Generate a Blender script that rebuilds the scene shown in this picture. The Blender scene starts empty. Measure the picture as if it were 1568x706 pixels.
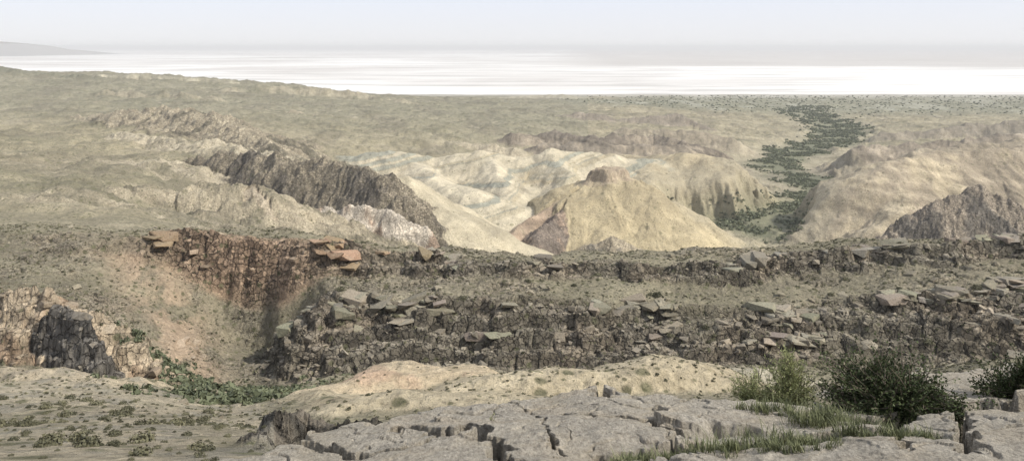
import bpy, bmesh, math, numpy as np, time
T0=time.time()
rng=np.random.default_rng(7)
F=1230.0; U0=784.0; V0=72.0       # survey constants: bearing and dip tangents are (u-U0)/F , (v-V0)/F
f32=np.float32
def lerp(a,b,t): return a+(b-a)*t
def sst(a,b,x):
    t=np.clip((x-a)/(b-a),0,1); return t*t*(3-2*t)
# ---------------------------------------------------------------- noise
PERM=rng.permutation(4096).astype(np.int32); PERM=np.concatenate([PERM,PERM])
ANG=rng.random(4096)*2*np.pi; GX=np.cos(ANG).astype(f32); GY=np.sin(ANG).astype(f32); RND=rng.random(4096).astype(f32); RND2=rng.random(4096).astype(f32)
def hsh(ix,iy,seed): return PERM[(PERM[(ix+seed*131)&4095]+iy)&4095]
def perlin(x,y,seed=0):
    xf=np.floor(x); yf=np.floor(y); ix=xf.astype(np.int32); iy=yf.astype(np.int32)
    dx=(x-xf).astype(f32); dy=(y-yf).astype(f32)
    sx=dx*dx*dx*(dx*(dx*6-15)+10); sy=dy*dy*dy*(dy*(dy*6-15)+10)
    def g(i,j):
        h=hsh(ix+i,iy+j,seed); return GX[h]*(dx-i)+GY[h]*(dy-j)
    a=g(0,0); b=g(1,0); c=g(0,1); d=g(1,1)
    a=a+(b-a)*sx; c=c+(d-c)*sx
    return (a+(c-a)*sy)*1.5
def fbm(x,y,o=4,seed=0,gain=.5):
    s=0;a=1;n=0
    for i in range(o):
        s=s+a*perlin(x,y,seed+i*7); n+=a; a*=gain; x=x*2.03+3.7; y=y*2.03-1.3
    return s/n
def ridged(x,y,o=4,seed=0,gain=.5):
    s=0;a=1;n=0
    for i in range(o):
        s=s+a*(1-np.abs(perlin(x,y,seed+i*7))*1.6); n+=a; a*=gain; x=x*2.07+3.7; y=y*2.07-1.3
    return s/n
def voro(x,y,seed=0,jit=.85):
    xf=np.floor(x); yf=np.floor(y); ix=xf.astype(np.int32); iy=yf.astype(np.int32)
    fx=(x-xf).astype(f32); fy=(y-yf).astype(f32)
    f1=np.full(x.shape,9.,f32); f2=f1.copy(); cid=np.zeros(x.shape,np.int32)
    cx=np.zeros(x.shape,f32); cy=cx.copy()
    for i in(-1,0,1):
        for j in(-1,0,1):
            h=hsh(ix+i,iy+j,seed)
            px=i+.5+(RND[h]-.5)*jit-fx; py=j+.5+(RND2[h]-.5)*jit-fy
            d=px*px+py*py; m=d<f1
            f2=np.where(m,f1,np.minimum(f2,d)); cid=np.where(m,h,cid); cx=np.where(m,-px,cx); cy=np.where(m,-py,cy); f1=np.where(m,d,f1)
    return np.sqrt(f1),np.sqrt(f2),cid,cx,cy
# ---------------------------------------------------------------- mesh helpers
def mk_mesh(name,co,faces,mat,cols=None,smooth=False,extra=None):
    me=bpy.data.meshes.new(name); n=len(co); m,k=faces.shape
    me.vertices.add(n); me.vertices.foreach_set('co',np.ascontiguousarray(co,f32).ravel())
    me.loops.add(m*k); me.loops.foreach_set('vertex_index',np.ascontiguousarray(faces,np.int32).ravel())
    me.polygons.add(m); me.polygons.foreach_set('loop_start',np.arange(0,m*k,k,dtype=np.int32))
    me.polygons.foreach_set('loop_total',np.full(m,k,np.int32))
    me.polygons.foreach_set('use_smooth',np.full(m,smooth))
    me.update(calc_edges=True)
    for nm,c in (('Col',cols),('Msk',extra)):
        if c is not None:
            a=me.color_attributes.new(nm,'FLOAT_COLOR','POINT')
            c4=np.ones((n,4),f32); c4[:,:3]=c; a.data.foreach_set('color',c4.ravel())
    me.materials.append(mat)
    ob=bpy.data.objects.new(name,me); bpy.context.scene.collection.objects.link(ob); return ob
def grid_faces(nr,nc):
    i=np.arange(nr*nc).reshape(nr,nc)
    return np.stack([i[:-1,:-1],i[:-1,1:],i[1:,1:],i[1:,:-1]],-1).reshape(-1,4)
# ---------------------------------------------------------------- material helpers
class NT:
    def __init__(s,name):
        s.m=bpy.data.materials.new(name); s.m.use_nodes=True; s.t=s.m.node_tree; s.b=s.t.nodes['Principled BSDF']
        s.b.inputs['Specular IOR Level'].default_value=.15; s.b.inputs['Roughness'].default_value=.95
        s.pos=s.n('ShaderNodeNewGeometry').outputs['Position']
    def n(s,k,**kw):
        q=s.t.nodes.new(k)
        for a,b in kw.items(): setattr(q,a,b)
        return q
    def l(s,a,b): s.t.links.new(a,b)
    def set(s,i,v):
        if isinstance(v,bpy.types.NodeSocket): s.l(v,i)
        else: i.default_value=v
    def noise(s,scale,det=4,rough=.55,vec=None,dist=0):
        q=s.n('ShaderNodeTexNoise'); q.inputs['Scale'].default_value=scale; q.inputs['Detail'].default_value=det; q.inputs['Roughness'].default_value=rough; q.inputs['Distortion'].default_value=dist
        s.l(vec or s.pos,q.inputs['Vector']); return q.outputs['Fac']
    def voro(s,scale,feat='F1',vec=None):
        q=s.n('ShaderNodeTexVoronoi',feature=feat); q.inputs['Scale'].default_value=scale; s.l(vec or s.pos,q.inputs['Vector']); return q
    def rmp(s,v,a,b,c=0.,d=1.):
        q=s.n('ShaderNodeMapRange'); s.set(q.inputs[0],v)
        for i,w in enumerate((a,b,c,d)): q.inputs[i+1].default_value=w
        return q.outputs[0]
    def math(s,op,a,b=0.):
        q=s.n('ShaderNodeMath',operation=op); s.set(q.inputs[0],a); s.set(q.inputs[1],b); return q.outputs[0]
    def mix(s,f,a,b,mode='MIX'):
        q=s.n('ShaderNodeMix',data_type='RGBA',blend_type=mode); s.set(q.inputs[0],f)
        for i,v in ((6,a),(7,b)):
            if isinstance(v,tuple): q.inputs[i].default_value=(*v,1)
            else: s.l(v,q.inputs[i])
        return q.outputs[2]
    def grey(s,v):
        q=s.n('ShaderNodeCombineColor')
        for i in range(3): s.l(v,q.inputs[i])
        return q.outputs[0]
    def attr(s,nm): return s.n('ShaderNodeAttribute',attribute_name=nm).outputs['Color']
    def sep(s,c):
        q=s.n('ShaderNodeSeparateColor'); s.l(c,q.inputs[0]); return q.outputs
    def vadd(s,a,vec_sc):
        q=s.n('ShaderNodeVectorMath',operation='MULTIPLY'); s.l(a,q.inputs[0]); q.inputs[1].default_value=vec_sc; return q.outputs[0]
    def bump(s,h,dist,st=1.,prev=None):
        q=s.n('ShaderNodeBump'); q.inputs['Distance'].default_value=dist; q.inputs['Strength'].default_value=st; s.l(h,q.inputs['Height'])
        if prev: s.l(prev,q.inputs['Normal'])
        return q.outputs[0]
def terrain_mat():
    n=NT('terrain_soil'); col=n.attr('Col'); mk=n.sep(n.attr('Msk'))
    a=n.noise(.9,7,.68); b=n.noise(.045,9,.68)
    c=n.mix(1.,col,n.grey(n.rmp(a,.3,.7,.66,1.32)),'MULTIPLY')
    c=n.mix(1.,c,n.grey(n.rmp(b,.32,.68,.78,1.22)),'MULTIPLY')
    warp=n.n('ShaderNodeVectorMath',operation='MULTIPLY_ADD'); q=n.n('ShaderNodeTexNoise'); q.inputs['Scale'].default_value=.5; n.l(n.pos,q.inputs['Vector'])
    n.l(q.outputs['Color'],warp.inputs[0]); warp.inputs[1].default_value=(2.2,2.2,2.2); n.l(n.pos,warp.inputs[2])
    e=n.voro(.55,'DISTANCE_TO_EDGE',warp.outputs[0]).outputs['Distance']
    cc=n.voro(.55,'F1',warp.outputs[0]).outputs['Color']
    crack=n.math('MULTIPLY',n.rmp(e,.0,.09,1.,0.),mk[0])
    cell=n.sep(cc)[0]
    c=n.mix(mk[0],c,n.mix(1.,c,n.grey(n.rmp(cell,0,1,.66,1.32)),'MULTIPLY'))
    c=n.mix(n.math('MULTIPLY',crack,.75),c,(.05,.045,.04))
    for sc,th in ((1.1,.30),(.42,.30),(.13,.26)):
        v=n.voro(sc); s1=n.rmp(v.outputs['Distance'],th*.75,th*1.25,1.,0.)
        rr=n.sep(v.outputs['Color']); on=n.math('LESS_THAN',rr[1],n.math('MULTIPLY',mk[1],.75))
        m=n.math('MULTIPLY',n.math('MULTIPLY',s1,on),.75 if sc>.2 else .5)
        if sc<.2: m=n.math('MULTIPLY',m,mk[2])
        c=n.mix(m,c,n.mix(rr[0],(.08,.082,.045),(.15,.15,.085)))
    n.l(c,n.b.inputs['Base Color'])
    h=n.math('ADD',a,n.math('MULTIPLY',crack,-.9))
    bp=n.bump(h,.6,1.); bp=n.bump(b,7.,.8,bp)
    n.l(bp,n.b.inputs['Normal']); return n.m
def rock_mat():
    n=NT('boulder_rock'); col=n.attr('Col')
    a=n.noise(2.2,7,.7); b=n.noise(.8,5,.65)
    c=n.mix(1.,col,n.grey(n.rmp(a,.3,.7,.62,1.32)),'MULTIPLY'); c=n.mix(n.rmp(b,.5,.65,0.,.4),c,(.30,.25,.185)); n.l(c,n.b.inputs['Base Color'])
    n.l(n.bump(a,.35,.9),n.b.inputs['Normal']); return n.m
def slab_mat():
    n=NT('ledge_limestone'); col=n.attr('Col'); pv=n.vadd(n.pos,(1.,.45,1.))
    a=n.noise(3.,9,.75,pv); b=n.noise(20,6,.8,pv); c0=n.noise(.9,5,.6,pv)
    pit=n.voro(24.,'F1',pv); p=n.rmp(pit.outputs['Distance'],.05,.42,0.,1.)
    c=n.mix(1.,col,n.grey(n.rmp(a,.3,.7,.70,1.22)),'MULTIPLY')
    c=n.mix(1.,c,n.grey(n.rmp(b,.3,.7,.45,1.42)),'MULTIPLY')
    c=n.mix(n.rmp(c0,.5,.68,0.,.45),c,(.42,.365,.275))
    c=n.mix(n.rmp(n.noise(6,6,.75,pv),.57,.68,0.,.6),c,(.15,.14,.12))
    n.l(c,n.b.inputs['Base Color'])
    h=n.math('ADD',n.math('MULTIPLY',b,.5),n.math('MULTIPLY',p,.25))
    bp=n.bump(h,.06,1.); bp=n.bump(a,.18,.9,bp); n.l(bp,n.b.inputs['Normal']); return n.m
def leaf_mat(name,dark,light,rough=.6):
    n=NT(name); col=n.sep(n.attr('Col'))[0]
    c=n.mix(col,dark,light); n.l(c,n.b.inputs['Base Color']); n.b.inputs['Roughness'].default_value=rough
    return n.m
M_T=terrain_mat(); M_R=rock_mat(); M_S=slab_mat()
# ---------------------------------------------------------------- terrain grid
def seg(a,b,n): return np.linspace(a,b,n,endpoint=False)
def gseg(a,b,n): return np.geomspace(a,b,n,endpoint=False)
D=np.concatenate([seg(2,14,8),gseg(14,60,130),gseg(60,130,200),gseg(130,190,150),seg(190,290,420),gseg(290,560,130),gseg(560,1250,440),gseg(1250,4600,280)]).astype(np.float64)
UC=np.concatenate([seg(-620,-40,70),seg(-40,1610,1140),np.linspace(1610,2250,75)])
NR,NC=len(D),len(UC); tu=(UC-U0)/F
Y=np.repeat(D[:,None],NC,1); X=Y*tu[None,:]
CU=[-620,0,80,150,220,300,350,400,450,500,560,600,700,850,1000,1150,1300,1450,1568,2250]
L=[]
def addv(d,vs):
    d=np.full(20,float(d)) if np.isscalar(d) else np.array(d,float); z=-(np.array(vs,float)-V0)/F*d; L.append((CU,d,z))
def addz(d,zs,cu=CU):
    n=len(cu); zs=np.full(n,float(zs)) if np.isscalar(zs) else np.array(zs,float); L.append((cu,np.full(n,float(d)),zs))
addz(2,-4.5); addz(14,-9.2)
addz(25,[-12.9]*8+[-13.5]+[-15]*11)
addv(60,[650,645,640,640,640,645,650,655,655,652,650,650,645,638,632,628,625,620,610,600])
addv(90,[590,592,590,592,600,615,618,612,605,602,604,604,604,604,602,600,592,582,572,560])
addv(125,[590,592,590,590,594,602,606,606,602,605,612,615,618,618,618,615,608,600,590,575])
addv([190]*9+[193,197]+[200]*9,[440,450,465,500,540,582,600,606,597,578,570,568,566,565,565,565,562,555,545,530])
addv([220]*4+[222,228,232,233,228]+[218]+[220]*10,[395,402,412,432,458,495,525,536,522,462,455,455,455,458,465,470,460,440,432,425])
addv([236]*5+[238,239,239,238]+[236]*11,[372,376,382,390,404,436,464,468,448,418,425,425,425,428,430,435,425,405,400,390])
addv(243,[358,362,360,366,362,354,360,366,362,366,374,385,397,402,405,398,385,372,368,360])
addv(275,[350,354,348,356,352,350,350,352,354,358,372,380,384,386,384,377,366,366,359,350])
C2=[-620,0,200,400,600,800,1000,1200,1400,1568,2250]
addz(335,[-72,-72,-74,-84,-112,-126,-125,-125,-120,-110,-100],C2)
addz(500,[-85,-88,-98,-130,-165,-185,-190,-195,-195,-190,-180],C2)
addz(750,[-100,-105,-112,-145,-188,-208,-212,-213,-210,-205,-195],C2)
addz(1000,[-110,-113,-118,-132,-190,-212,-217,-219,-212,-207,-200],C2)
addz(1300,[-118,-122,-124,-129,-150,-176,-207,-221,-214,-207,-200],C2)
addz(1600,[-133,-131,-132,-136,-146,-162,-194,-223,-219,-213,-205],C2)
addz(2100,[-125,-116,-124,-138,-154,-172,-192,-226,-222,-218,-214],C2)
addz(2700,[-75,-80,-89,-116,-166,-186,-205,-229,-230,-229,-226],C2)
addz(3300,[-150,-160,-170,-190,-205,-216,-226,-236,-239,-239,-239],C2)
addz(4150,[-249]*11,C2); addz(4700,[-258]*11,C2)
NL=len(L)
dk=np.array([np.interp(UC,l[0],l[1]) for l in L]); zk=np.array([np.interp(UC,l[0],l[2]) for l in L])
def smooth1(a,w):
    k=np.hanning(w+2)[1:-1]; k/=k.sum(); p=np.pad(a,w//2,mode='edge'); return np.convolve(p,k,'valid')[:len(a)]
for i in range(NL):
    w=31 if i<11 else 121
    zk[i]=smooth1(zk[i],w); dk[i]=smooth1(dk[i],31)
wnear=sst(110,180,Y)*(1-sst(300,500,Y))
warp=(fbm(X/38,Y/38,3,11)*9+fbm(X/9,Y/9,2,12)*2.6)*wnear + fbm(X/260,Y/260,3,13)*60*sst(420,900,Y)+fbm(X/900,Y/900,2,14)*120*sst(1500,2300,Y)*(1-sst(3500,4200,Y))
Dw=Y+warp
Z=np.empty((NR,NC)); K=np.empty((NR,NC)); ar=np.arange(NL)
for j in range(NC):
    Z[:,j]=np.interp(Dw[:,j],dk[:,j],zk[:,j]); K[:,j]=np.interp(Dw[:,j],dk[:,j],ar)
UU=np.repeat(UC[None,:],NR,0)
Z+=fbm(X/70,Y/70,2,15)*2.2*sst(235,270,Y)*(1-sst(330,420,Y))
# ---------------------------------------------------------------- colours (linear albedo)
C=lambda *a:np.array(a,f32)
OLV=C(.245,.22,.155); PLAIN=C(.30,.265,.185); TAN=C(.42,.355,.245); PALE=C(.47,.425,.32); DARK=C(.14,.123,.10); ROCK=C(.225,.2,.165); GREEN=C(.15,.16,.105); GREY=C(.28,.27,.235)
COL=np.empty((NR,NC,3),f32); COL[:]=OLV
def paint(m,c):
    global COL
    m=np.clip(m,0,1).astype(f32)[...,None]; COL[:]=COL+(c-COL)*m
R=np.zeros((NR,NC),f32); S=np.full((NR,NC),.6,f32)
lowf=fbm(X/60,Y/60,4,21); midf=fbm(X/14,Y/14,4,22)
paint(sst(-.05,.35,lowf+.4*midf)*.65*(Y<330),C(.37,.325,.235))
far=sst(300,420,Y)
paint(far*.7,PLAIN)
big=fbm(X/240,Y/110,5,23,.6); paint(far*sst(.0,.3,big)*.65,C(.39,.34,.245)); paint(far*sst(.05,.35,-big)*.6,C(.175,.165,.115))
paint(far*sst(1000,1900,Y)*(UU<900)*.7,C(.215,.205,.15)); paint(far*sst(.05,.25,fbm(X/90,Y/300,4,24))*.35,DARK)
# ---------------------------------------------------------------- ridges and hills
def W(u,v,d): return ((u-U0)/F*d, d, -(v-V0)/F*d)
def ridge(pts,slope,rnd=6.,gl=30.,ga=5.,col=TAN,k=4.,rock=0.,scrub=.15,col2=None,strata=0.,seed=1,maxd=400,detail=1.,band=0.,crest=0.):
    P=np.array([W(*p) for p in pts])
    y0=P[:,1].min()-maxd; y1=P[:,1].max()+maxd
    r0,r1=np.searchsorted(D,[y0,y1])
    umin=min(p[0] for p in pts); umax=max(p[0] for p in pts)
    pad=maxd/max(P[:,1].min()-maxd*.6,60)*F
    c0,c1=np.searchsorted(UC,[umin-pad,umax+pad]); sl=(slice(r0,r1),slice(c0,c1))
    x=X[sl]; y=Y[sl]; wl=gl
    xw=x+fbm(x/wl/1.5,y/wl/1.5,3,seed+50)*wl*.35; yw=y+fbm(x/wl/1.5,y/wl/1.5,3,seed+60)*wl*.35
    bd=np.full(x.shape,1e9); bz=np.zeros(x.shape); bs=np.zeros(x.shape); acc=0
    for a,b in zip(P[:-1],P[1:]):
        dx,dy=b[0]-a[0],b[1]-a[1]; ln=math.hypot(dx,dy)+1e-6
        t=np.clip(((xw-a[0])*dx+(yw-a[1])*dy)/ln**2,0,1)
        ex=xw-a[0]-t*dx; ey=yw-a[1]-t*dy; dist=np.hypot(ex,ey)
        h=a[2]+(b[2]-a[2])*t - slope*dist
        m=h>(bz-slope*bd); bs=np.where(m,acc+t*ln,bs); bz=np.where(m,a[2]+(b[2]-a[2])*t,bz); bd=np.where(m,dist,bd); acc+=ln
    side=np.sign(y-np.interp(x,np.sort(P[:,0]),P[np.argsort(P[:,0]),1]))
    f=slope*(np.sqrt(bd*bd+rnd*rnd)-rnd)
    th=bs/gl+side*17.3+ .35*fbm(x/gl,y/gl,2,seed)
    if len(pts)<=2 and acc<gl*1.5:
        th=np.arctan2(yw-P[0,1],xw-P[0,0])*3.1
    g=ridged(th,bd/(gl*5.),3,seed+3)
    g2=ridged(th*2.9,bd/(gl*2.),2,seed+4)
    amp=np.clip(bd/(gl*1.6),0,1)
    gm_=.55+.9*fbm(x/gl/3.,y/gl/3.,2,seed+33)
    h=bz-f-ga*amp*gm_*1.5*(g*.75+g2*.35-.1)+ga*.25*detail*fbm(x/gl*2.2,y/gl*2.2,4,seed+5)
    if crest>0: h=h+crest*fbm(bs/gl*1.3,bs*0+seed,3,seed+40)*(1-amp)
    if rock>0:
        rr=ridged(x/gl*1.7,y/gl*1.7,5,seed+6,.6); h=h+rock*ga*.9*(rr-.6)
    zb=Z[sl]; q=np.clip(.5+.5*(h-zb)/k,0,1); Z[sl]=zb*(1-q)+h*q+k*q*(1-q)
    w=sst(.35,.75,q)
    c=np.empty(x.shape+(3,),f32); c[:]=col
    if col2 is not None:
        m=sst(-.1,.2,fbm(x/gl*.8,y/gl*.8,5,seed+9,.6)+.25*(1-amp)).astype(f32)[...,None]; c=c+(col2-c)*m
    if strata>0:
        st=perlin((h*.16+x*.02+y*.01),x*.004,seed+8)+.5*perlin((h*.5+x*.06),x*.004,seed+18); c=c*(1+strata*1.5*st[...,None].astype(f32))
    if band>0:
        bq=h*.17-x*.035+.25*fbm(x/30,y/30,3,444); sb=perlin(bq,bq*0+.5,700)+.45*perlin(bq*2.7,bq*0+.5,701)
        m1=(sst(.06,.18,sb)*.85*band).astype(f32)[...,None]; c=c+(C(.275,.28,.235)-c)*m1
        m2=(sst(.06,.2,-sb)*.7*band).astype(f32)[...,None]; c=c+(C(.51,.455,.345)-c)*m2
    gg=(1+.26*(g2-.55)+.16*(g-.5))[...,None].astype(f32); c=c*gg
    CC=COL[sl]; COL[sl]=CC+(c-CC)*w[...,None].astype(f32)
    R[sl]=R[sl]*(1-w)+rock*w; S[sl]=S[sl]*(1-w)+scrub*w
# distant
ridge([(560,150,3000),(640,152,3000),(720,158,2900)],.35,8,90,14,PALE,8,.2,.1,C(.3,.27,.2),seed=2,maxd=300)
ridge([(740,150,3500),(860,144,3500),(910,152,3500)],.3,8,90,10,C(.34,.31,.24),8,.2,.1,seed=3,maxd=300)
ridge([(150,115,2560),(220,112,2560),(290,119,2560),(350,123,2560)],.45,8,60,16,PALE,6,.3,.1,C(.26,.24,.18),seed=4,maxd=200,crest=8)
ridge([(-300,98,2700),(0,103,2650),(60,111,2600),(150,118,2500)],.35,20,110,38,C(.17,.165,.12),10,.1,.4,seed=5,maxd=350,crest=14)
ridge([(350,133,2300),(450,132,2350),(560,143,2350),(640,160,2200)],.35,12,90,34,C(.20,.19,.135),8,.2,.4,C(.32,.285,.21),seed=51,maxd=300,crest=10)
ridge([(60,148,2000),(200,140,2050),(330,149,2000)],.35,12,80,34,C(.175,.165,.12),8,.3,.4,C(.29,.26,.19),seed=52,maxd=300,crest=10)
ridge([(-100,170,1750),(60,166,1800),(160,158,1800)],.35,12,70,30,C(.175,.16,.115),8,.3,.4,C(.31,.275,.205),seed=56,maxd=300,crest=10)
ridge([(400,170,1700),(480,174,1650),(560,184,1600)],.36,10,60,24,C(.195,.175,.13),8,.3,.4,C(.35,.305,.225),seed=57,maxd=250,crest=9)
ridge([(820,182,2000),(900,172,2000),(960,182,2000),(1040,174,2050),(1075,192,2000)],.45,8,60,18,C(.35,.30,.24),6,.4,.1,C(.23,.20,.16),seed=6,maxd=300,crest=8)
ridge([(640,176,2300),(720,170,2350),(800,174,2300)],.38,8,70,20,C(.27,.25,.18),6,.2,.2,C(.38,.335,.25),seed=36,maxd=250,crest=8)
ridge([(540,190,1750),(640,196,1650),(720,210,1600),(800,220,1500)],.42,10,50,19,C(.25,.23,.165),6,.3,.2,C(.40,.345,.26),seed=7,maxd=250,crest=8)
ridge([(600,214,1380),(700,219,1330),(790,227,1280)],.5,8,45,18,C(.27,.24,.175),6,.3,.2,C(.42,.365,.27),strata=.12,seed=46,maxd=220,crest=7)
ridge([(780,208,1400),(850,203,1440),(920,210,1380),(1000,206,1430),(1050,214,1390),(1095,228,1420)],.62,8,50,19,C(.31,.265,.205),7,.4,.1,C(.18,.155,.125),strata=.25,seed=8,maxd=260,crest=10)
ridge([(820,222,1320),(880,218,1300),(960,224,1290),(1040,222,1300)],.5,9,40,15,C(.36,.305,.23),7,.2,.1,C(.22,.19,.15),strata=.2,seed=53,maxd=180,crest=8)
ridge([(960,196,1700),(1060,200,1680),(1130,214,1650),(1180,232,1620)],.45,8,45,16,C(.37,.32,.24),6,.2,.15,C(.26,.225,.17),strata=.12,seed=47,maxd=220,crest=8)
# right, behind
ridge([(1290,216,1900),(1350,205,1900),(1450,195,1950),(1568,184,2000),(2000,176,2100)],.45,8,70,24,C(.34,.295,.225),6,.4,.15,C(.22,.195,.155),seed=9,maxd=400,crest=8)
ridge([(1220,252,1330),(1240,228,1360),(1300,228,1400),(1380,222,1450),(1568,203,1600),(2000,190,1700)],.58,5,50,20,C(.37,.315,.245),5,.35,.1,C(.22,.19,.15),strata=.2,seed=10,maxd=350,crest=8)
ridge([(1400,232,1180),(1480,222,1220),(1568,214,1250),(1800,205,1300)],.5,7,50,19,C(.37,.32,.24),5,.2,.1,C(.26,.225,.17),strata=.15,seed=48,maxd=250,crest=6)
# left rough ridge
ridge([(-400,215,1700),(60,190,1500),(180,171,1300),(260,166,1230),(340,178,1120),(380,206,1000),(440,232,880)],.38,7,48,21,C(.17,.153,.115),6,.7,.3,C(.38,.33,.245),seed=11,maxd=330,crest=8)
ridge([(180,205,1020),(330,222,930),(430,236,850)],.4,7,34,15,C(.25,.225,.165),6,.4,.3,C(.45,.395,.295),strata=.12,seed=31,maxd=200,crest=4)
ridge([(-200,232,800),(0,238,780),(120,250,760),(240,246,760)],.3,8,40,14,C(.25,.225,.16),6,.3,.4,C(.43,.375,.28),seed=37,maxd=200,crest=4)
# tan hills (centre)
ridge([(520,240,1120),(600,230,1110),(660,241,1110),(740,231,1100),(800,243,1090),(850,230,1100),(935,238,1120),(1000,246,1130)],.44,16,52,15,TAN,9,0,.12,C(.36,.315,.225),seed=12,maxd=300,band=.9,crest=5)
ridge([(900,236,1300),(1000,240,1180),(1060,235,1130),(1115,246,1100),(1165,268,1080),(1235,288,1090)],.48,14,60,13,C(.42,.355,.24),9,0,.08,C(.34,.29,.2),strata=.08,seed=13,maxd=260)
ridge([(640,250,1080),(672,275,1000),(705,318,900),(742,368,810)],.52,10,44,9,C(.43,.375,.27),7,0,.06,C(.38,.335,.25),seed=15,maxd=190,band=1)
ridge([(745,245,1070),(770,275,990),(775,310,920),(760,345,860)],.54,10,40,9,C(.42,.365,.26),7,0,.06,C(.38,.335,.25),seed=38,maxd=180,band=1)
ridge([(690,282,930),(735,292,900),(780,312,880)],.5,10,34,8,C(.42,.37,.27),7,0,.06,seed=49,maxd=120,band=1)
ridge([(850,240,1080),(872,262,1010),(850,296,950)],.56,10,40,9,TAN,7,0,.1,C(.38,.335,.24),seed=14,maxd=170,band=.9)
ridge([(1000,250,1110),(990,280,1020),(1020,305,980)],.55,12,40,9,TAN,7,0,.1,C(.36,.31,.215),strata=.1,seed=39,maxd=140)
ridge([(1080,246,1110),(1115,285,1040),(1135,312,1010)],.55,12,38,8,C(.41,.345,.235),7,0,.1,C(.34,.29,.2),strata=.05,seed=40,maxd=130)
# butte
ridge([(898,276,900),(925,266,905),(955,270,905)],.56,12,56,6,C(.44,.37,.24),5,0,.2,C(.385,.325,.215),strata=.06,seed=16,maxd=230,detail=.8)
ridge([(955,280,905),(1000,302,895),(1060,335,885),(1138,380,865)],.60,9,46,7,C(.44,.37,.24),5,0,.2,C(.385,.325,.215),strata=.06,seed=41,maxd=160,detail=.8)
ridge([(925,285,895),(910,318,860),(925,350,825)],.58,10,46,5,C(.44,.37,.24),5,0,.2,C(.385,.325,.215),strata=.05,seed=58,maxd=130,detail=.8)
ridge([(905,286,900),(850,314,870),(800,344,830),(750,375,790)],.72,4,26,7,C(.40,.325,.235),3,.2,.1,C(.35,.27,.2),strata=.25,seed=17,maxd=110,crest=3)
ridge([(868,316,865),(832,346,810),(812,374,770)],.9,2,22,8,C(.36,.275,.21),3,.7,.0,C(.21,.175,.145),strata=.25,seed=18,maxd=60,crest=4)
ridge([(898,376,800),(940,361,800),(975,380,800)],.75,4,18,6,C(.22,.20,.165),3,.7,.05,C(.36,.31,.23),seed=19,maxd=60,crest=3)
# right big hill
ridge([(2100,212,1050),(1568,222,1000),(1480,232,980),(1420,239,960),(1350,247,940),(1322,275,930),(1262,318,925),(1190,354,915)],.56,8,52,17,C(.42,.355,.25),6,.1,.15,C(.31,.262,.195),strata=.14,seed=20,maxd=330,crest=4)
ridge([(1350,247,940),(1385,300,880),(1340,345,830)],.62,6,34,10,C(.35,.295,.22),4,.3,.1,C(.42,.36,.26),strata=.2,seed=21,maxd=130)
ridge([(1345,366,770),(1430,310,780),(1500,286,790),(1540,305,780),(1600,345,760),(2000,330,760)],.9,4,26,11,C(.17,.153,.13),4,.9,.1,C(.30,.255,.2),seed=22,maxd=140,crest=5)
# left dark cliffs
ridge([(300,240,830),(400,234,780),(470,242,740),(540,256,700),(600,268,670),(628,300,655),(650,345,640)],.85,5,38,15,C(.135,.12,.10),4,.9,.3,C(.26,.225,.17),seed=23,maxd=150,crest=6)
ridge([(625,270,700),(668,312,680),(712,368,650)],.55,9,32,5,C(.46,.405,.295),5,0,.05,C(.42,.37,.27),strata=.1,seed=24,maxd=110)
ridge([(440,322,620),(540,318,605),(600,322,600),(650,345,600)],1.7,2,18,8,C(.35,.265,.2),3,.6,.0,C(.53,.47,.39),strata=.3,seed=25,maxd=60,crest=5)
ridge([(385,290,560),(408,312,545),(420,345,530)],1.2,2,16,5,C(.44,.33,.24),3,.4,.0,C(.47,.40,.30),seed=26,maxd=50,crest=3)
ridge([(120,305,500),(200,290,540),(260,286,560),(340,294,560),(398,298,560)],.38,6,30,12,C(.225,.2,.145),4,.4,.5,C(.41,.355,.26),seed=27,maxd=120,crest=4)
ridge([(-100,300,420),(60,296,430),(130,312,430)],.3,5,20,8,C(.24,.215,.155),4,.3,.5,C(.39,.34,.25),seed=42,maxd=90)
# near-left spur
ridge([(-300,430,155),(0,441,150),(80,449,145),(150,482,142),(215,545,138),(262,592,134)],1.0,1.2,8,2.6,C(.36,.265,.185),1.2,.55,.2,C(.47,.385,.28),strata=.3,seed=28,maxd=45,crest=1)
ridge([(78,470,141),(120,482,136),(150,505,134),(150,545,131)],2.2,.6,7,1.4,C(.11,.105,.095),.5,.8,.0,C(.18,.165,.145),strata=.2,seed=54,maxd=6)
ridge([(-200,560,112),(30,572,104),(60,566,104)],.6,3,9,1.2,C(.43,.365,.265),1,.1,.25,seed=29,maxd=30)
ridge([(60,592,94),(130,588,94),(190,600,93)],.5,3,9,1.2,C(.43,.365,.26),1,.1,.25,seed=32,maxd=30)
# end of the scarp standing beside the gorge
ridge([(520,440,226),(492,462,217),(478,500,208),(488,552,200)],1.0,2,8,3.,C(.17,.153,.128),1.5,.9,.1,C(.28,.25,.2),strata=.2,seed=55,maxd=30,crest=1.5)
# near clay mounds
ridge([(490,600,84),(560,572,88),(600,561,90),(650,568,90),(700,568,92)],.5,2.5,9,1.7,C(.44,.325,.23),.7,0,.12,C(.46,.38,.265),seed=30,maxd=40,detail=.4)
ridge([(700,592,82),(800,577,84),(900,566,86),(960,560,88),(1030,554,89),(1070,560,89),(1110,578,88)],.5,2.5,9,1.6,C(.40,.34,.235),.7,0,.6,C(.46,.395,.28),seed=33,maxd=40,detail=.4)
ridge([(520,622,66),(640,610,68),(760,622,66)],.45,3,9,1.2,C(.34,.29,.2),1,0,.5,C(.40,.345,.245),seed=34,maxd=30,detail=.4)
ridge([(1110,580,110),(1180,574,112),(1240,582,112)],.5,3,12,1.2,C(.42,.38,.29),1,0,.3,seed=35,maxd=30)
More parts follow.
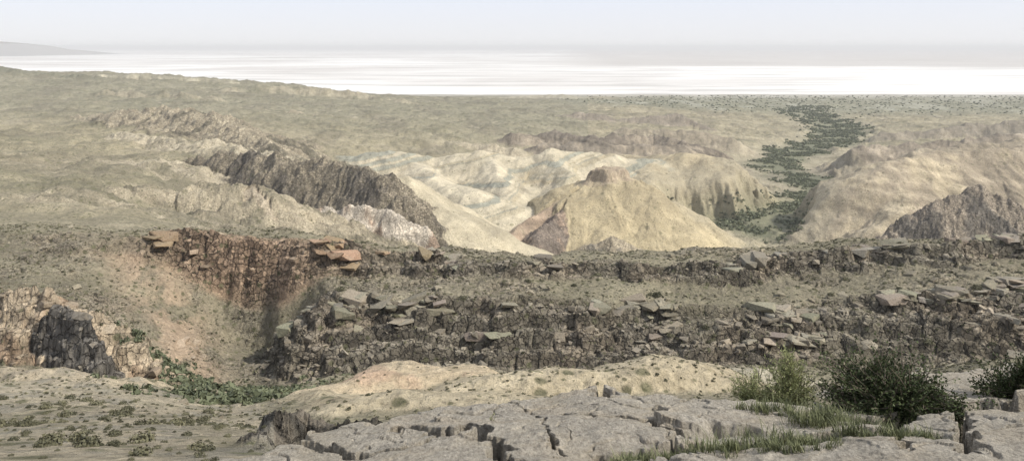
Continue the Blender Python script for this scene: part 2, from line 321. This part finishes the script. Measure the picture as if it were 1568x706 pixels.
# crag beside the foreground ledge, dark rock with the overhang's shadow in its colour
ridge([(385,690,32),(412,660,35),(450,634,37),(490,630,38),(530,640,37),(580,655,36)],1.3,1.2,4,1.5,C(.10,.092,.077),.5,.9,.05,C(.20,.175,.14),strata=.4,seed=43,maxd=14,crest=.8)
print('ridges',time.time()-T0)
# butte cap : a small eroded knob of harder rock
bx,by,bz=W(932,272,905); rr=np.hypot((X-bx)*.72,(Y-by))*(1+.45*fbm(X/11,Y/11,4,77)); capm=1-sst(8,19,rr)
capz=bz+6.+3.*fbm(X/10,Y/10,4,78)+4.*np.round(capm*2.5)/2.5; Z=np.where(capm>0,np.maximum(Z,lerp(Z,capz,sst(0,.4,capm))),Z)
band_=(1-sst(17,27,rr)); st=.5+.5*np.sin(Z*1.3+2*fbm(X/9,Y/9,2,79))
paint(band_*.8,C(.43,.355,.265)); paint(band_*st*.55,C(.25,.195,.15)); R=np.maximum(R,band_*.2)
# valley with oasis
path=np.array([W(u,v,d)[:2]+(-d*(v-V0)/F,) for u,v,d in [(1080,344,1000),(1150,346,955),(1225,318,1085),(1262,292,1235),(1215,266,1400),(1185,250,1530),(1225,232,1750),(1285,212,2080),(1285,195,2320),(1255,182,2580),(1225,171,2850),(1240,163,3200)]])
bd=np.full(X.shape,1e9); bzv=np.zeros(X.shape)
for a,b in zip(path[:-1],path[1:]):
    dx,dy=b[0]-a[0],b[1]-a[1]; t=np.clip(((X-a[0])*dx+(Y-a[1])*dy)/(dx*dx+dy*dy),0,1)
    d_=np.hypot(X-a[0]-t*dx,Y-a[1]-t*dy); m=d_<bd; bd=np.where(m,d_,bd); bzv=np.where(m,a[2]+(b[2]-a[2])*t,bzv)
pn=bd+fbm(X/90,Y/140,5,80,.6)*65
vr=lerp(60,110,sst(1000,1400,Y)); vm=1-sst(vr*.4,vr,pn); Z=np.where(Z>bzv,lerp(Z,bzv,vm),Z)
wd=lerp(38,64,sst(1300,2500,Y)); gm=(1-sst(wd*.4,wd*1.7,pn))*(1-.6*sst(2200,2900,Y))
paint((1-sst(80,130,pn))*(1-gm)*.6,C(.36,.32,.235)); paint(gm*.8,GREEN)
pl=sst(2500,3000,Y)*sst(820,1050,UU+200*fbm(X/500,Y/900,3,81)); paint(pl*.7,C(.19,.195,.145))
paint(pl*sst(.0,.3,fbm(X/160,Y/420,4,82))*.7,C(.34,.33,.27)); paint(sst(3700,4050,Y+200*fbm(X/200,Y/200,3,83))*.6,C(.5,.47,.43))
# near rock faces
def seg_m(a,b,e=.15): return sst(a-e,a+e,K)*(1-sst(b-e,b+e,K))
near=(Y>105)&(Y<300)
rightm=sst(430,520,UU)
rk=seg_m(5.9,7.0,.2)*lerp(.3,1.,rightm)+seg_m(8.1,9.12,.2)*.95*lerp(.35,1.,sst(160,270,UU))+seg_m(7.2,8.,.2)*.25+seg_m(9.2,10.3)*.15
rk=np.clip(rk+ (midf+lowf)*.55*near*(rk>.05),0,1)*(Y<310)
paint(rk*.75,ROCK); paint(rk*sst(.0,.35,lowf)*.5,DARK); paint(rk*sst(.0,.25,fbm(X/22,Y/22,4,85))*.5,C(.36,.295,.22))
redc=seg_m(7.9,9.2)*np.exp(-((UU-370)/150)**2); paint(redc*.85,C(.42,.295,.205))
R=np.maximum(R,rk); S*=(1-.6*np.clip(R,0,1))
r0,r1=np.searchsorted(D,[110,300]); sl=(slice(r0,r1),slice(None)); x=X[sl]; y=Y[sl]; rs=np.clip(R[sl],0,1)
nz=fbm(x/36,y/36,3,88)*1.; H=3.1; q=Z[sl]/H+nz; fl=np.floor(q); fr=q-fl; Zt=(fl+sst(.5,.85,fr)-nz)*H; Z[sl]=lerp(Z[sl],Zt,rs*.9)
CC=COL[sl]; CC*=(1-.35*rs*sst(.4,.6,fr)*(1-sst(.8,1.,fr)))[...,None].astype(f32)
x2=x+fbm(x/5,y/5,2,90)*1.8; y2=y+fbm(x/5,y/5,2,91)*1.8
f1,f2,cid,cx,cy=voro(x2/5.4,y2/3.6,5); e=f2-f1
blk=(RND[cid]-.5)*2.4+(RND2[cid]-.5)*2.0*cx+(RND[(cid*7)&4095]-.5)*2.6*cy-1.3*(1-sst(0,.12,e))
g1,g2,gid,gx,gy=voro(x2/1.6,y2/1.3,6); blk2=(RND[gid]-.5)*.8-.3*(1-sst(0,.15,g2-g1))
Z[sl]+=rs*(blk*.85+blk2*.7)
CC*=(1+rs[...,None]*((RND2[cid]-.5)*.5+(RND[gid]-.5)*.35)[...,None]).astype(f32)
Z+=np.where(Y<330,fbm(X/16,Y/16,5,95,.55)*1.5*sst(30,110,Y)+fbm(X/2.2,Y/2.2,3,96)*.22*sst(14,40,Y),0)
rg=ridged(X/85+.3*lowf,Y/85,5,97,.55); rg2=ridged(X/28,Y/28,3,98)
Z+=sst(300,450,Y)*(1-vm)*(1-sst(3000,3900,Y))*(-11.5*(rg-.6)*(1-.75*(S<.2))-3.6*(rg2-.5)*(S>.2))
fm_=(sst(320,500,Y)*(1-gm)*(S>.2))
paint(fm_*sst(.72,.9,rg)*.45,C(.41,.36,.275)); paint(fm_*sst(.5,.2,rg)*.4,C(.14,.13,.09))
# gorge
gb=np.exp(-((UU-330)/95)**2)*seg_m(4.2,5.9,.4)*sst(-.25,.15,midf); paint(gb*.7,C(.12,.13,.075))
gl=sst(-.35,.15,fbm(X/5,Y/9,4,102))*(K<4.2)*(K>1.2)*(UU<400)*(R<.3); paint(gl*.6,C(.40,.345,.26)); S=np.where((K<4.5)&(UU<430)&(R<.3),.4,S)
stn=sst(.05,.25,fbm(X/4,Y/7,4,101))*(K<4.6)*(K>1.2)*(UU<420); paint(stn*.6,C(.24,.225,.185))
ps=np.exp(-((UU-(300-(K-5.8)*38))/60)**2)*seg_m(5.2,8.3,.3)*sst(-.3,.05,fbm(X/9,Y/26,4,99)); paint(ps*.9,C(.44,.335,.24)); R=R*(1-.7*np.clip(ps,0,1)); S=S*(1-.7*np.clip(ps,0,1))  # pink scree, also painted paler so the left flank reads as lit
ds=np.exp(-((UU-415)/55)**2)*seg_m(6.,8.2,.4)*sst(-.35,.05,fbm(X/12,Y/20,4,100)); paint(ds*.8,C(.15,.137,.105))  # shade of the gorge's right side painted into the colour for depth
co=np.stack([X,Y,Z],-1).reshape(-1,3)
msk=np.stack([np.clip(R,0,1),np.clip(S,0,1),sst(280,420,Y)],-1).reshape(-1,3)
mk_mesh('terrain',co,grid_faces(NR,NC),M_T,np.clip(COL,.02,.8).reshape(-1,3),True,msk)
print('terrain',time.time()-T0)
# ---------------------------------------------------------------- boulders
def rock_variant(seed,flat=.6):
    r=np.random.default_rng(seed); bm=bmesh.new()
    for i in range(15):
        p=r.uniform(-1,1,3); p=np.sign(p)*np.abs(p/np.max(np.abs(p)))**.45*np.array([1,.8,flat])*r.uniform(.82,1.,3); bm.verts.new(p)
    bmesh.ops.convex_hull(bm,input=bm.verts); bmesh.ops.delete(bm,geom=[v for v in bm.verts if not v.link_faces],context='VERTS')
    bmesh.ops.triangulate(bm,faces=bm.faces); bm.verts.index_update()
    v=np.array([a.co for a in bm.verts]); f=np.array([[a.index for a in q.verts] for q in bm.faces]); bm.free(); return v,f
RV=[rock_variant(i,.25+.05*(i%8)) for i in range(16)]
def rotm(a,b,c):
    ca,sa,cb,sb,cc,sc=np.cos(a),np.sin(a),np.cos(b),np.sin(b),np.cos(c),np.sin(c)
    Rx=np.array([[1+0*a,0*a,0*a],[0*a,ca,-sa],[0*a,sa,ca]]); Ry=np.array([[cb,0*a,sb],[0*a,1+0*a,0*a],[-sb,0*a,cb]]); Rz=np.array([[cc,-sc,0*a],[sc,cc,0*a],[0*a,0*a,1+0*a]])
    Rx,Ry,Rz=[np.moveaxis(m,2,0) for m in (Rx,Ry,Rz)]
    return Rz@Ry@Rx
def scatter(P,size,tilt,cols,variants,name,mat,anis=None):
    N=len(P); Rm=rotm(rng.normal(0,1,N)*tilt,rng.normal(0,1,N)*tilt,rng.random(N)*6.283); vi=rng.integers(0,len(variants),N)
    cs=[];fs=[];cl=[];off=0
    for k,(v,f) in enumerate(variants):
        idx=np.where(vi==k)[0]
        if not len(idx): continue
        s=size[idx][:,None,None]*(1 if anis is None else anis[idx][:,None,:])
        vv=np.einsum('nij,nvj->nvi',Rm[idx],v[None]*s)+P[idx][:,None,:]
        cs.append(vv.reshape(-1,3)); fs.append((f[None]+(np.arange(len(idx))*len(v))[:,None,None]+off).reshape(-1,3)); cl.append(np.repeat(cols[idx],len(v),0)); off+=len(idx)*len(v)
    return mk_mesh(name,np.concatenate(cs),np.concatenate(fs),mat,np.concatenate(cl))
area=np.gradient(D)[:,None]*Y*np.gradient(tu)[None,:]
def pick(w,n):
    w=(w*area).ravel(); c=np.cumsum(w); i=np.searchsorted(c,rng.random(n)*c[-1]); i=np.clip(i,0,len(w)-1)
    x=X.ravel()[i]; y=Y.ravel()[i]; return i,np.stack([x,y,Z.ravel()[i]],-1)
wR=np.where((Y>105)&(Y<300)&(UU>-150)&(UU<1720),rk**1.5*(1-.8*np.clip(ps,0,1))*(.15+sst(-.1,.3,fbm(X/25,Y/25,3,121)))+.03,0)+np.where((Y>40)&(Y<130)&(UU<430)&(UU>-150),.06,0)+np.where((Y>125)&(Y<160)&(UU<300),R*.4,0)
i,P=pick(wR,11000); sz=np.minimum(.17*(rng.pareto(2.1,len(P))+1),1.5)*rng.uniform(.8,1.2,len(P)); sz=np.where(P[:,1]<110,np.minimum(sz*.5,.5),sz)
cc=COL.reshape(-1,3)[i]; cc=lerp(cc,ROCK,.3).astype(f32)*rng.uniform(.75,1.25,(len(P),1)); P[:,2]-=sz*.02
scatter(P,sz,.3,np.clip(cc,.03,.6),RV,'boulders',M_R)
w2=np.where((Y<300)&(UU>440)&(UU<1720),np.exp(-((K-6.95)/.09)**2)+.2*np.exp(-((K-6.5)/.3)**2)+.8*np.exp(-((K-9.)/.09)**2),0)+np.where((Y<300)&(UU>240)&(UU<=640),1.4*np.exp(-((K-8.85)/.2)**2),0)
w2*=sst(-.05,.3,fbm(X/30,Y/30,3,120))+1.2*(UU>1350)*(np.abs(K-7)<.1)
i,P=pick(w2,420); sz=rng.uniform(.9,3.8,len(P)); kk=K.ravel()[i][:,None]; uu_=UU.ravel()[i][:,None]; cc=(GREY*rng.uniform(.6,1.05,(len(P),1)))*np.where((kk>7.8)&(uu_<660),[1.25,.93,.72],[1.04,.97,.87])*(1+rng.normal(0,.03,(len(P),3)))
P[:,2]-=sz*.17; an=np.stack([rng.uniform(.9,1.6,len(P)),rng.uniform(.7,1.1,len(P)),rng.uniform(.5,.9,len(P))],-1)
scatter(P,sz,.11,np.clip(cc,.03,.6),RV[:10],'rock_slabs',M_R,an)
# ---------------------------------------------------------------- scrub clumps
def clump(seed,n,leaf):
    r=np.random.default_rng(seed); v=[];f=[]
    for k in range(n):
        d=r.normal(size=3); d[2]=abs(d[2])*.8; d/=np.linalg.norm(d); c=d*r.uniform(.45,1.)*np.array([1,1,.75]); a=r.normal(size=3); a/=np.linalg.norm(a); b=np.cross(a,d+r.normal(size=3)*.4); b/=np.linalg.norm(b)+1e-6
        s=leaf*r.uniform(.6,1.3); v+= [c-a*s*.5,c+a*s*.5,c+b*s]; f.append([3*k,3*k+1,3*k+2])
    return np.array(v),np.array(f)
CV=[clump(i,26,.75) for i in range(8)]; CVd=[clump(40+i,260,.22) for i in range(6)]
M_SC=leaf_mat('scrub_leaves',(.06,.06,.037),(.20,.19,.12))
wS=np.where((Y>50)&(Y<300)&(UU>-120)&(UU<1700),S*(.2+sst(-.2,.3,midf)),0)*np.where(Y<115,1.4,1.)
i,P=pick(wS,14500); sz=rng.uniform(.12,.45,len(P))*np.where(P[:,1]<115,.5,1.1); cl=np.repeat(rng.random((len(P),1)),3,1)
scatter(P,sz,.1,cl,CV,'desert_scrub',M_SC)
wS2=np.where((Y>18)&(Y<75)&(UU>-120)&(UU<460),.2+1.3*sst(-.1,.3,fbm(X/6,Y/6,3,122)),0)+np.where((Y>190)&(Y<240)&(UU>500)&(UU<1700),.012,0)
i,P=pick(wS2,480); sz=np.minimum(.11*(1+rng.pareto(1.7,len(P))),.6); sz=np.where(P[:,1]>100,np.minimum(sz,.3)*4+.4,sz); cl=np.repeat(rng.random((len(P),1))*.7,3,1)
scatter(P,sz,.1,cl,CVd,'scrub_bushes',M_SC)
i,P=pick(gb,2200); sz=rng.uniform(.3,1.,len(P)); scatter(P,sz,.1,np.repeat(rng.random((len(P),1)),3,1),CV,'gorge_thicket',leaf_mat('thicket_leaves',(.065,.075,.045),(.15,.165,.10)))
# oasis trees
i,P=pick(np.where(Y<3200,gm*sst(-.2,.3,fbm(X/50,Y/50,4,130)),0)/np.maximum(Y,500)**.7,5600); sz=rng.uniform(1.2,2.8,len(P))*lerp(1,1.7,sst(1200,2800,P[:,1])); P[:,2]+=sz*.3
scatter(P,sz,.1,np.repeat(rng.random((len(P),1)),3,1),CV,'oasis_trees',leaf_mat('oasis_leaves',(.10,.11,.075),(.20,.215,.14)))
i,P=pick(np.where((Y>2600)&(Y<4050),pl,0),2600); sz=rng.uniform(2,5,len(P)); scatter(P,sz,.1,np.repeat(rng.random((len(P),1)),3,1),CV,'distant_scrub',leaf_mat('distant_leaves',(.10,.11,.075),(.16,.17,.12)))
print('scatter',time.time()-T0)
# ---------------------------------------------------------------- foreground ledge
Ds=np.concatenate([seg(1.2,5,60),seg(5,20,760)]); Us=np.concatenate([seg(-500,200,60),seg(200,1620,1150),np.linspace(1620,2300,60)]); ts=(Us-U0)/F
ys=np.repeat(Ds[:,None],len(Us),1); xs=ys*ts[None,:]; us=np.repeat(Us[None,:],len(Ds),0)
edge=np.interp(Us,[-500,150,250,300,400,440,462,520,600,700,780,900,1000,1120,1200,1240,1252,1320,1345,1400,1500,1568,2300],[4,5.5,6.6,7.9,8.3,8.6,9.6,10.1,10.7,11.6,12.3,12.7,12.3,11.5,11.0,11.1,14.6,14.9,14.2,15.6,17.2,18,19])
zs=-1.84-.284*ys+fbm(xs/3.5,ys/3.5,3,200)*.20+fbm(xs/.9,ys/1.5,4,201)*.06
xa=xs+fbm(xs/.8,ys/.8,4,202)*.45; ya=ys+fbm(xs/.8,ys/.8,4,203)*.45
f1,f2,cid,cx,cy=voro(xa/2.4+.3,ya/3.0,9); e=(f2-f1)*2.2
open_=sst(-.05,.2,fbm(xs/1.7,ys/1.7,2,204))
rb=sst(1150,1300,us)
zs+=(RND[cid]-.5)*lerp(.07,.26,rb)+cx*(RND2[cid]-.5)*lerp(.12,.3,rb)+cy*(RND[(cid*5)&4095]-.5)*.16
zs-=.40*(1-sst(.04,.12+.10*rb,e))*np.maximum(open_*.8,rb*sst(-.2,.05,fbm(xs/1.7,ys/1.7,2,204)))
g1,g2,gid,gx,gy=voro(xa/.6,ya/.8,10); zs+=(RND[gid]-.5)*.03; zs-=.05*(1-sst(0,.07,g2-g1))*sst(.0,.3,fbm(xs/1.3,ys/1.3,2,205))
zs+=.035*(ridged(xs/.5,ys/.4,4,206)-.6)
def dv(u,v):
    d=1.84/((v-V0)/F-.284); return ((u-U0)/F*d,d)
def crack(pts,w,depth):
    global zs
    P=[dv(*p) for p in pts]; b=np.full(xs.shape,9.); xj=xs+fbm(xs/.35,ys/.35,4,207)*.2; yj=ys+fbm(xs/.35,ys/.35,4,208)*.3
    for a,c in zip(P[:-1],P[1:]):
        dx,dy=c[0]-a[0],c[1]-a[1]; t=np.clip(((xj-a[0])*dx+(yj-a[1])*dy)/(dx*dx+dy*dy),0,1); b=np.minimum(b,np.hypot((xj-a[0]-t*dx)*1.6,yj-a[1]-t*dy))
    zs=zs-depth*(1-sst(w*.7,w*1.2,b))
crack([(610,652),(660,664),(700,668),(722,662),(765,686),(772,712)],.17,1.)
crack([(455,668),(490,680),(535,692),(560,690)],.17,.9)
crack([(560,690),(640,688),(700,668)],.07,.5)
crack([(860,638),(930,650),(990,648),(1060,672)],.06,.35)
crack([(780,607),(830,640),(850,700)],.035,.3)
crack([(930,700),(1010,690),(1100,684),(1200,682),(1290,668),(1400,660)],.16,.5)
crack([(1250,604),(1300,600),(1340,600)],.35,.8)
crack([(1384,700),(1380,660),(1366,634)],.10,.9)
crack([(1480,712),(1478,670),(1470,632)],.12,.9)
crack([(1340,640),(1400,628),(1480,622),(1580,618),(1700,615)],.3,.9)
crack([(1240,640),(1300,640),(1340,640)],.3,.5)
jag=fbm(xs/.6,ys/.6,4,209)*.5+(RND[cid]-.5)*.5
ov=ys-(edge[None,:]+jag); zs-=sst(0,.12,ov)*.7+sst(.25,.45,ov)*1.4+np.clip(ov-.4,0,5)*2.5
sc=np.empty(xs.shape+(3,),f32); sc[:]=C(.44,.40,.335); tint=(1+(RND[cid]-.5)*.14+(RND2[gid]-.5)*.06)[...,None]; sc=sc*tint
wm=sst(.0,.35,fbm(xs/1.2,ys/1.2,4,210))[...,None]*.5; sc=sc+(C(.45,.385,.295)-sc)*wm
fm=grid_faces(len(Ds),len(Us)); keep=(ov.reshape(-1)[fm].max(1)<1.9)
mk_mesh('rock_ledge',np.stack([xs,ys,zs],-1).reshape(-1,3),fm[keep],M_S,sc.reshape(-1,3).astype(f32),True)
def zl(x,y):
    r=np.interp(y,Ds,np.arange(len(Ds))); c=np.interp(x/y,ts,np.arange(len(Us))); return zs[np.clip(np.round(r).astype(int),0,len(Ds)-1),np.clip(np.round(c).astype(int),0,len(Us)-1)]
# ---------------------------------------------------------------- bushes
def tubes(paths,r0,r1,sides=4):
    vs=[];fs=[];o=0
    for p in paths:
        n=len(p)
        for i,q in enumerate(p):
            t=p[min(i+1,n-1)]-p[max(i-1,0)]; t=t/(np.linalg.norm(t)+1e-9); a=np.cross(t,[.3,.9,.2]); a/=np.linalg.norm(a)+1e-9; b=np.cross(t,a); r=lerp(r0,r1,i/(n-1))
            for s in range(sides): an=2*math.pi*s/sides; vs.append(q+r*(math.cos(an)*a+math.sin(an)*b))
        for i in range(n-1):
            for s in range(sides): fs.append([o+i*sides+s,o+i*sides+(s+1)%sides,o+(i+1)*sides+(s+1)%sides,o+(i+1)*sides+s])
        o+=n*sides
    return np.array(vs),np.array(fs)
def bush(name,center,w,h,nst,nlf,leaf,mats,asp=.35,seed=0,thin=1.,lobes=6,elmin=0.,droop=.0):
    r=np.random.default_rng(seed); paths=[]; lp=[];ld=[];lc=[]
    c=np.array(center); lob=[(r.uniform(0,6.283),r.uniform(elmin,1.4),r.uniform(.75,1.1),r.random()) for _ in range(lobes)]
    for k in range(nst):
        la,le,ll,lt=lob[r.integers(lobes)]
        az=la+r.normal()*.35; el=np.clip(le+r.normal()*.2,elmin,1.55); L_=ll*r.uniform(.5,1.12)
        d=np.array([math.cos(az)*math.cos(el)*w*.5,math.sin(az)*math.cos(el)*w*.45,math.sin(el)*h+.12*h])*L_
        p=[c+np.array([math.cos(az),math.sin(az),0])*.12*w*r.random()]
        for i in range(1,7): t=i/6; p.append(c+d*t+np.array([0,0,h*(.12*math.sin(t*3.1)-droop*t*t)])+r.normal(size=3)*.02*w*t)
        p=np.array(p); paths.append(p); tone=lt*.6+r.uniform(0,.4)
        for q in range(3):
            i=r.integers(2,6); e=p[i]+(d/np.linalg.norm(d)+r.normal(size=3)*.6)*.16*w*r.uniform(.4,1.); sp=np.array([p[i],(p[i]+e)/2+r.normal(size=3)*.01*w,e]); paths.append(sp)
            for _ in range(nlf//2): t=r.uniform(.1,1.05); pos=sp[0]+(sp[2]-sp[0])*t+r.normal(size=3)*.010*w; lp.append(pos); ld.append(e-p[i]); lc.append(tone)
        for _ in range(nlf): t=r.uniform(.2,1.02)**.8; j=min(int(t*6),5); pos=p[j]+(p[j+1]-p[j])*(t*6-j)+r.normal(size=3)*.014*w; lp.append(pos); ld.append(p[j+1]-p[j]); lc.append(tone)
    lp=np.array(lp); ld=np.array(ld); ld/=np.linalg.norm(ld,axis=1,keepdims=True); n=len(lp)
    ld=ld+r.normal(size=(n,3))*.6; ld/=np.linalg.norm(ld,axis=1,keepdims=True); sd=np.cross(ld,r.normal(size=(n,3))); sd/=np.linalg.norm(sd,axis=1,keepdims=True)
    s=leaf*r.uniform(.6,1.4,(n,1)); v=np.stack([lp,lp+ld*s*.5+sd*s*asp,lp+ld*s,lp+ld*s*.5-sd*s*asp],1).reshape(-1,3); f=np.arange(4*n).reshape(n,4)
    col=np.repeat(np.clip(np.array(lc)*.7+r.random(n)*.3,0,1),4)[:,None]*np.ones((1,3))
    emp=bpy.data.objects.new(name,None); bpy.context.scene.collection.objects.link(emp)
    a=mk_mesh(name+'_foliage',v,f,mats[0],col); bv,bf=tubes(paths,.008*w*thin,.002*w*thin); b=mk_mesh(name+'_branches',bv,bf,mats[1],np.full((len(bv),3),.3)); a.parent=emp; b.parent=emp; return emp
M_L1=leaf_mat('dark_leaves',(.026,.036,.016),(.08,.10,.04)); M_L2=leaf_mat('pale_leaves',(.18,.20,.085),(.37,.39,.19)); M_B=leaf_mat('bark',(.10,.08,.06),(.22,.19,.15))
x,y,z=W(1362,645,11.6); bush('dark_green_bush',(x,y,z-.02),2.05,.82,320,56,.036,(M_L1,M_B),.36,seed=21,thin=.6,lobes=20)
x,y,z=W(1575,628,12.5); bush('dark_green_bush.001',(x+.1,y,z-.02),1.6,.74,210,46,.036,(M_L1,M_B),.36,seed=12,thin=.6,lobes=12)
x,y,z=W(1206,636,12.6); bush('feathery_shrub',(x,y,z-.1),1.15,.94,180,44,.036,(M_L2,M_B),.14,seed=13,thin=.6,lobes=11,elmin=.45)
x,y,z=W(1154,630,13.2); bush('feathery_shrub.001',(x,y,z-.1),1.0,.60,120,38,.036,(M_L2,M_B),.14,seed=14,thin=.6,lobes=8,elmin=.3)
x,y,z=W(752,648,10.0); bush('dry_twig',(x,y,z),.2,.12,8,3,.02,(M_L2,M_B),.2,seed=5)
def grass(name,pts,mat,seed):
    r=np.random.default_rng(seed); v=[];c=[]
    for (x,y,z,hh,n) in pts:
        tone=r.random()
        for _ in range(n):
            b=np.array([x,y,z])+np.append(r.normal(size=2)*hh*.28,0); az=r.uniform(0,6.283); ln=hh*r.uniform(.5,1.15); lean=r.uniform(.1,.75); w=.004*r.uniform(.7,1.5)
            d=np.array([math.cos(az)*lean,math.sin(az)*lean,1.]); s=np.array([-math.sin(az),math.cos(az),0])*w; m=b+d*ln*.5; e=b+d*ln*.8+np.array([math.cos(az),math.sin(az),0])*ln*lean*.4
            v+=[b-s,b+s,m+s*.8,m-s*.8, m-s*.8,m+s*.8,e+s*.15,e-s*.15]; c+=[np.clip(tone*.6+r.random()*.4,0,1)]*8
    v=np.array(v); return mk_mesh(name,v,np.arange(len(v)).reshape(-1,4),mat,np.array(c)[:,None]*np.ones((1,3)))
pts=[]
for (u0,v0,u1,v1,n,h,sp) in [(945,698,1080,686,44,.13,.07),(1070,690,1260,676,80,.17,.10),(1180,694,1260,690,16,.12,.10),(1240,672,1420,664,60,.18,.12),(1235,655,1290,640,40,.24,.20),(1130,636,1235,640,24,.15,.12),(1300,676,1380,676,12,.1,.1)]:
    for k in range(n):
        t=rng.random(); a=dv(lerp(u0,u1,t),lerp(v0,v1,t)); x=a[0]+rng.normal()*sp; y=a[1]+rng.normal()*sp; pts.append((x,y,max(float(zl(x,y)),-1.84-.284*y-.12),h*rng.uniform(.6,1.3),30))
grass('grass_tufts',pts,leaf_mat('grass_blades',(.05,.06,.028),(.20,.21,.11)),5)
# ---------------------------------------------------------------- salt flat and far hills
def salt_mat():
    n=NT('salt_crust'); sp=n.n('ShaderNodeSeparateXYZ'); n.l(n.pos,sp.inputs[0])
    v1=n.vadd(n.pos,(.00016,.00022,0)); a=n.noise(1.,6,.6,v1,.6)
    v2=n.vadd(n.pos,(.0005,.0030,0)); b=n.noise(1.,6,.65,v2,.4)
    c=n.mix(n.rmp(a,.46,.60),(.74,.73,.71),(.52,.495,.47))
    c=n.mix(n.math('MULTIPLY',n.rmp(b,.50,.62),.7),c,(.37,.355,.335))
    far_=n.math('MULTIPLY',n.rmp(n.math('ADD',sp.outputs[1],n.math('MULTIPLY',a,6000.)),12500,13500),n.rmp(n.math('ADD',sp.outputs[0],n.math('MULTIPLY',sp.outputs[1],-.08)),-800,600))
    c=n.mix(n.math('MULTIPLY',far_,.85),c,n.mix(n.rmp(b,.4,.6),(.36,.335,.31),(.50,.475,.45)))
    n.l(c,n.b.inputs['Base Color']); return n.m
dd=np.geomspace(3000,300000,60); tt=np.linspace(-2.2,2.2,40); yy=np.repeat(dd[:,None],40,1); xx=yy*tt
mk_mesh('salt_flat',np.stack([xx,yy,np.full(xx.shape,-250.)],-1).reshape(-1,3),grid_faces(60,40),salt_mat())
def far_hill(name,u0,u1,vt,d,col,seed):
    nx,ny=260,40; x0,x1=(u0-U0)/F*d,(u1-U0)/F*d; gx=np.linspace(x0,x1,nx); gy=np.linspace(d-3500,d+3500,ny); xx,yy=np.meshgrid(gx,gy)
    top=np.interp(xx,[ (q[0]-U0)/F*d for q in vt],[-(q[1]-V0)/F*d for q in vt]); prof=1-np.abs((yy-d)/3500)**1.3
    z=-252+(top+252)*prof*(1-.25*ridged(xx/1500,yy/3000,4,seed)*(prof<.95)); n=NT(name+'_mat'); n.l(n.mix(n.noise(.001,4),tuple(col*.8),tuple(col*1.2)),n.b.inputs['Base Color'])
    mk_mesh(name,np.stack([xx,yy,z],-1).reshape(-1,3),grid_faces(ny,nx),n.m,None,True)
far_hill('distant_hill',-700,122,[(-700,60),(-100,62),(0,64),(40,67),(70,70),(100,76),(112,82),(122,86)],24000,np.array([.25,.24,.23]),300)
# ---------------------------------------------------------------- haze, sky, sun, camera
me=bpy.data.meshes.new('haze'); bm=bmesh.new(); bmesh.ops.create_cube(bm,size=1.); bm.to_mesh(me); bm.free(); hz=bpy.data.objects.new('haze',me); bpy.context.scene.collection.objects.link(hz)
hz.scale=(700000,700000,380); hz.location=(0,0,-120)
hm=bpy.data.materials.new('haze_air'); hm.use_nodes=True; t=hm.node_tree; t.nodes.remove(t.nodes['Principled BSDF']); vs_=t.nodes.new('ShaderNodeVolumeScatter'); vs_.inputs['Color'].default_value=(1,1,1,1); vs_.inputs['Density'].default_value=4.2e-5; vs_.inputs['Anisotropy'].default_value=0.
t.links.new(vs_.outputs[0],t.nodes['Material Output'].inputs['Volume']); me.materials.append(hm)
sc_=bpy.context.scene; w=bpy.data.worlds.new('World'); sc_.world=w; w.use_nodes=True; nt=w.node_tree; bg=nt.nodes['Background']
sky=nt.nodes.new('ShaderNodeTexSky'); sky.sky_type='NISHITA'; sky.sun_disc=False
EL,AZ=math.radians(41),math.radians(112)
sky.sun_elevation=EL; sky.sun_rotation=AZ; sky.air_density=1.; sky.dust_density=1.; sky.ozone_density=1.; sky.altitude=200
# thin high cloud veil over the clear sky, brighter towards the horizon
tc=nt.nodes.new('ShaderNodeTexCoord'); sx=nt.nodes.new('ShaderNodeSeparateXYZ'); nt.links.new(tc.outputs['Generated'],sx.inputs[0])
mr=nt.nodes.new('ShaderNodeMapRange'); nt.links.new(sx.outputs[2],mr.inputs[0]); mr.inputs[1].default_value=0; mr.inputs[2].default_value=.8
cr_=nt.nodes.new('ShaderNodeValToRGB'); nt.links.new(mr.outputs[0],cr_.inputs[0]); el=cr_.color_ramp.elements
el[0].color=(.95,.95,.97,1); el[1].color=(.78,.83,.93,1); q=el.new(.10); q.color=(.87,.92,1.06,1)
a1=nt.nodes.new('ShaderNodeMix'); a1.data_type='RGBA'; a1.inputs[0].default_value=.87
sm=nt.nodes.new('ShaderNodeVectorMath'); sm.operation='SCALE'; sm.inputs[3].default_value=.10; nt.links.new(sky.outputs[0],sm.inputs[0])
nt.links.new(sm.outputs[0],a1.inputs[6]); nt.links.new(cr_.outputs[0],a1.inputs[7])
nt.links.new(a1.outputs[2],bg.inputs['Color']); bg.inputs['Strength'].default_value=1.
sd=bpy.data.lights.new('sun','SUN'); sd.energy=5.; sd.angle=math.radians(3); sd.color=(1,.94,.83); so=bpy.data.objects.new('sun',sd); sc_.collection.objects.link(so)
from mathutils import Vector
dirv=Vector((math.sin(AZ)*math.cos(EL),math.cos(AZ)*math.cos(EL),math.sin(EL))); so.rotation_euler=dirv.to_track_quat('Z','Y').to_euler()
cd=bpy.data.cameras.new('camera'); cam=bpy.data.objects.new('camera',cd); sc_.collection.objects.link(cam); sc_.camera=cam
cam.location=(0,0,0); cam.rotation_euler=(math.radians(90),0,0); cd.sensor_width=36; cd.lens=36*F/1568; cd.shift_y=-(353-V0)/1568; cd.clip_start=.1; cd.clip_end=500000
sc_.view_settings.view_transform='Standard'; sc_.view_settings.look='None'; sc_.view_settings.exposure=0
print('done',time.time()-T0)
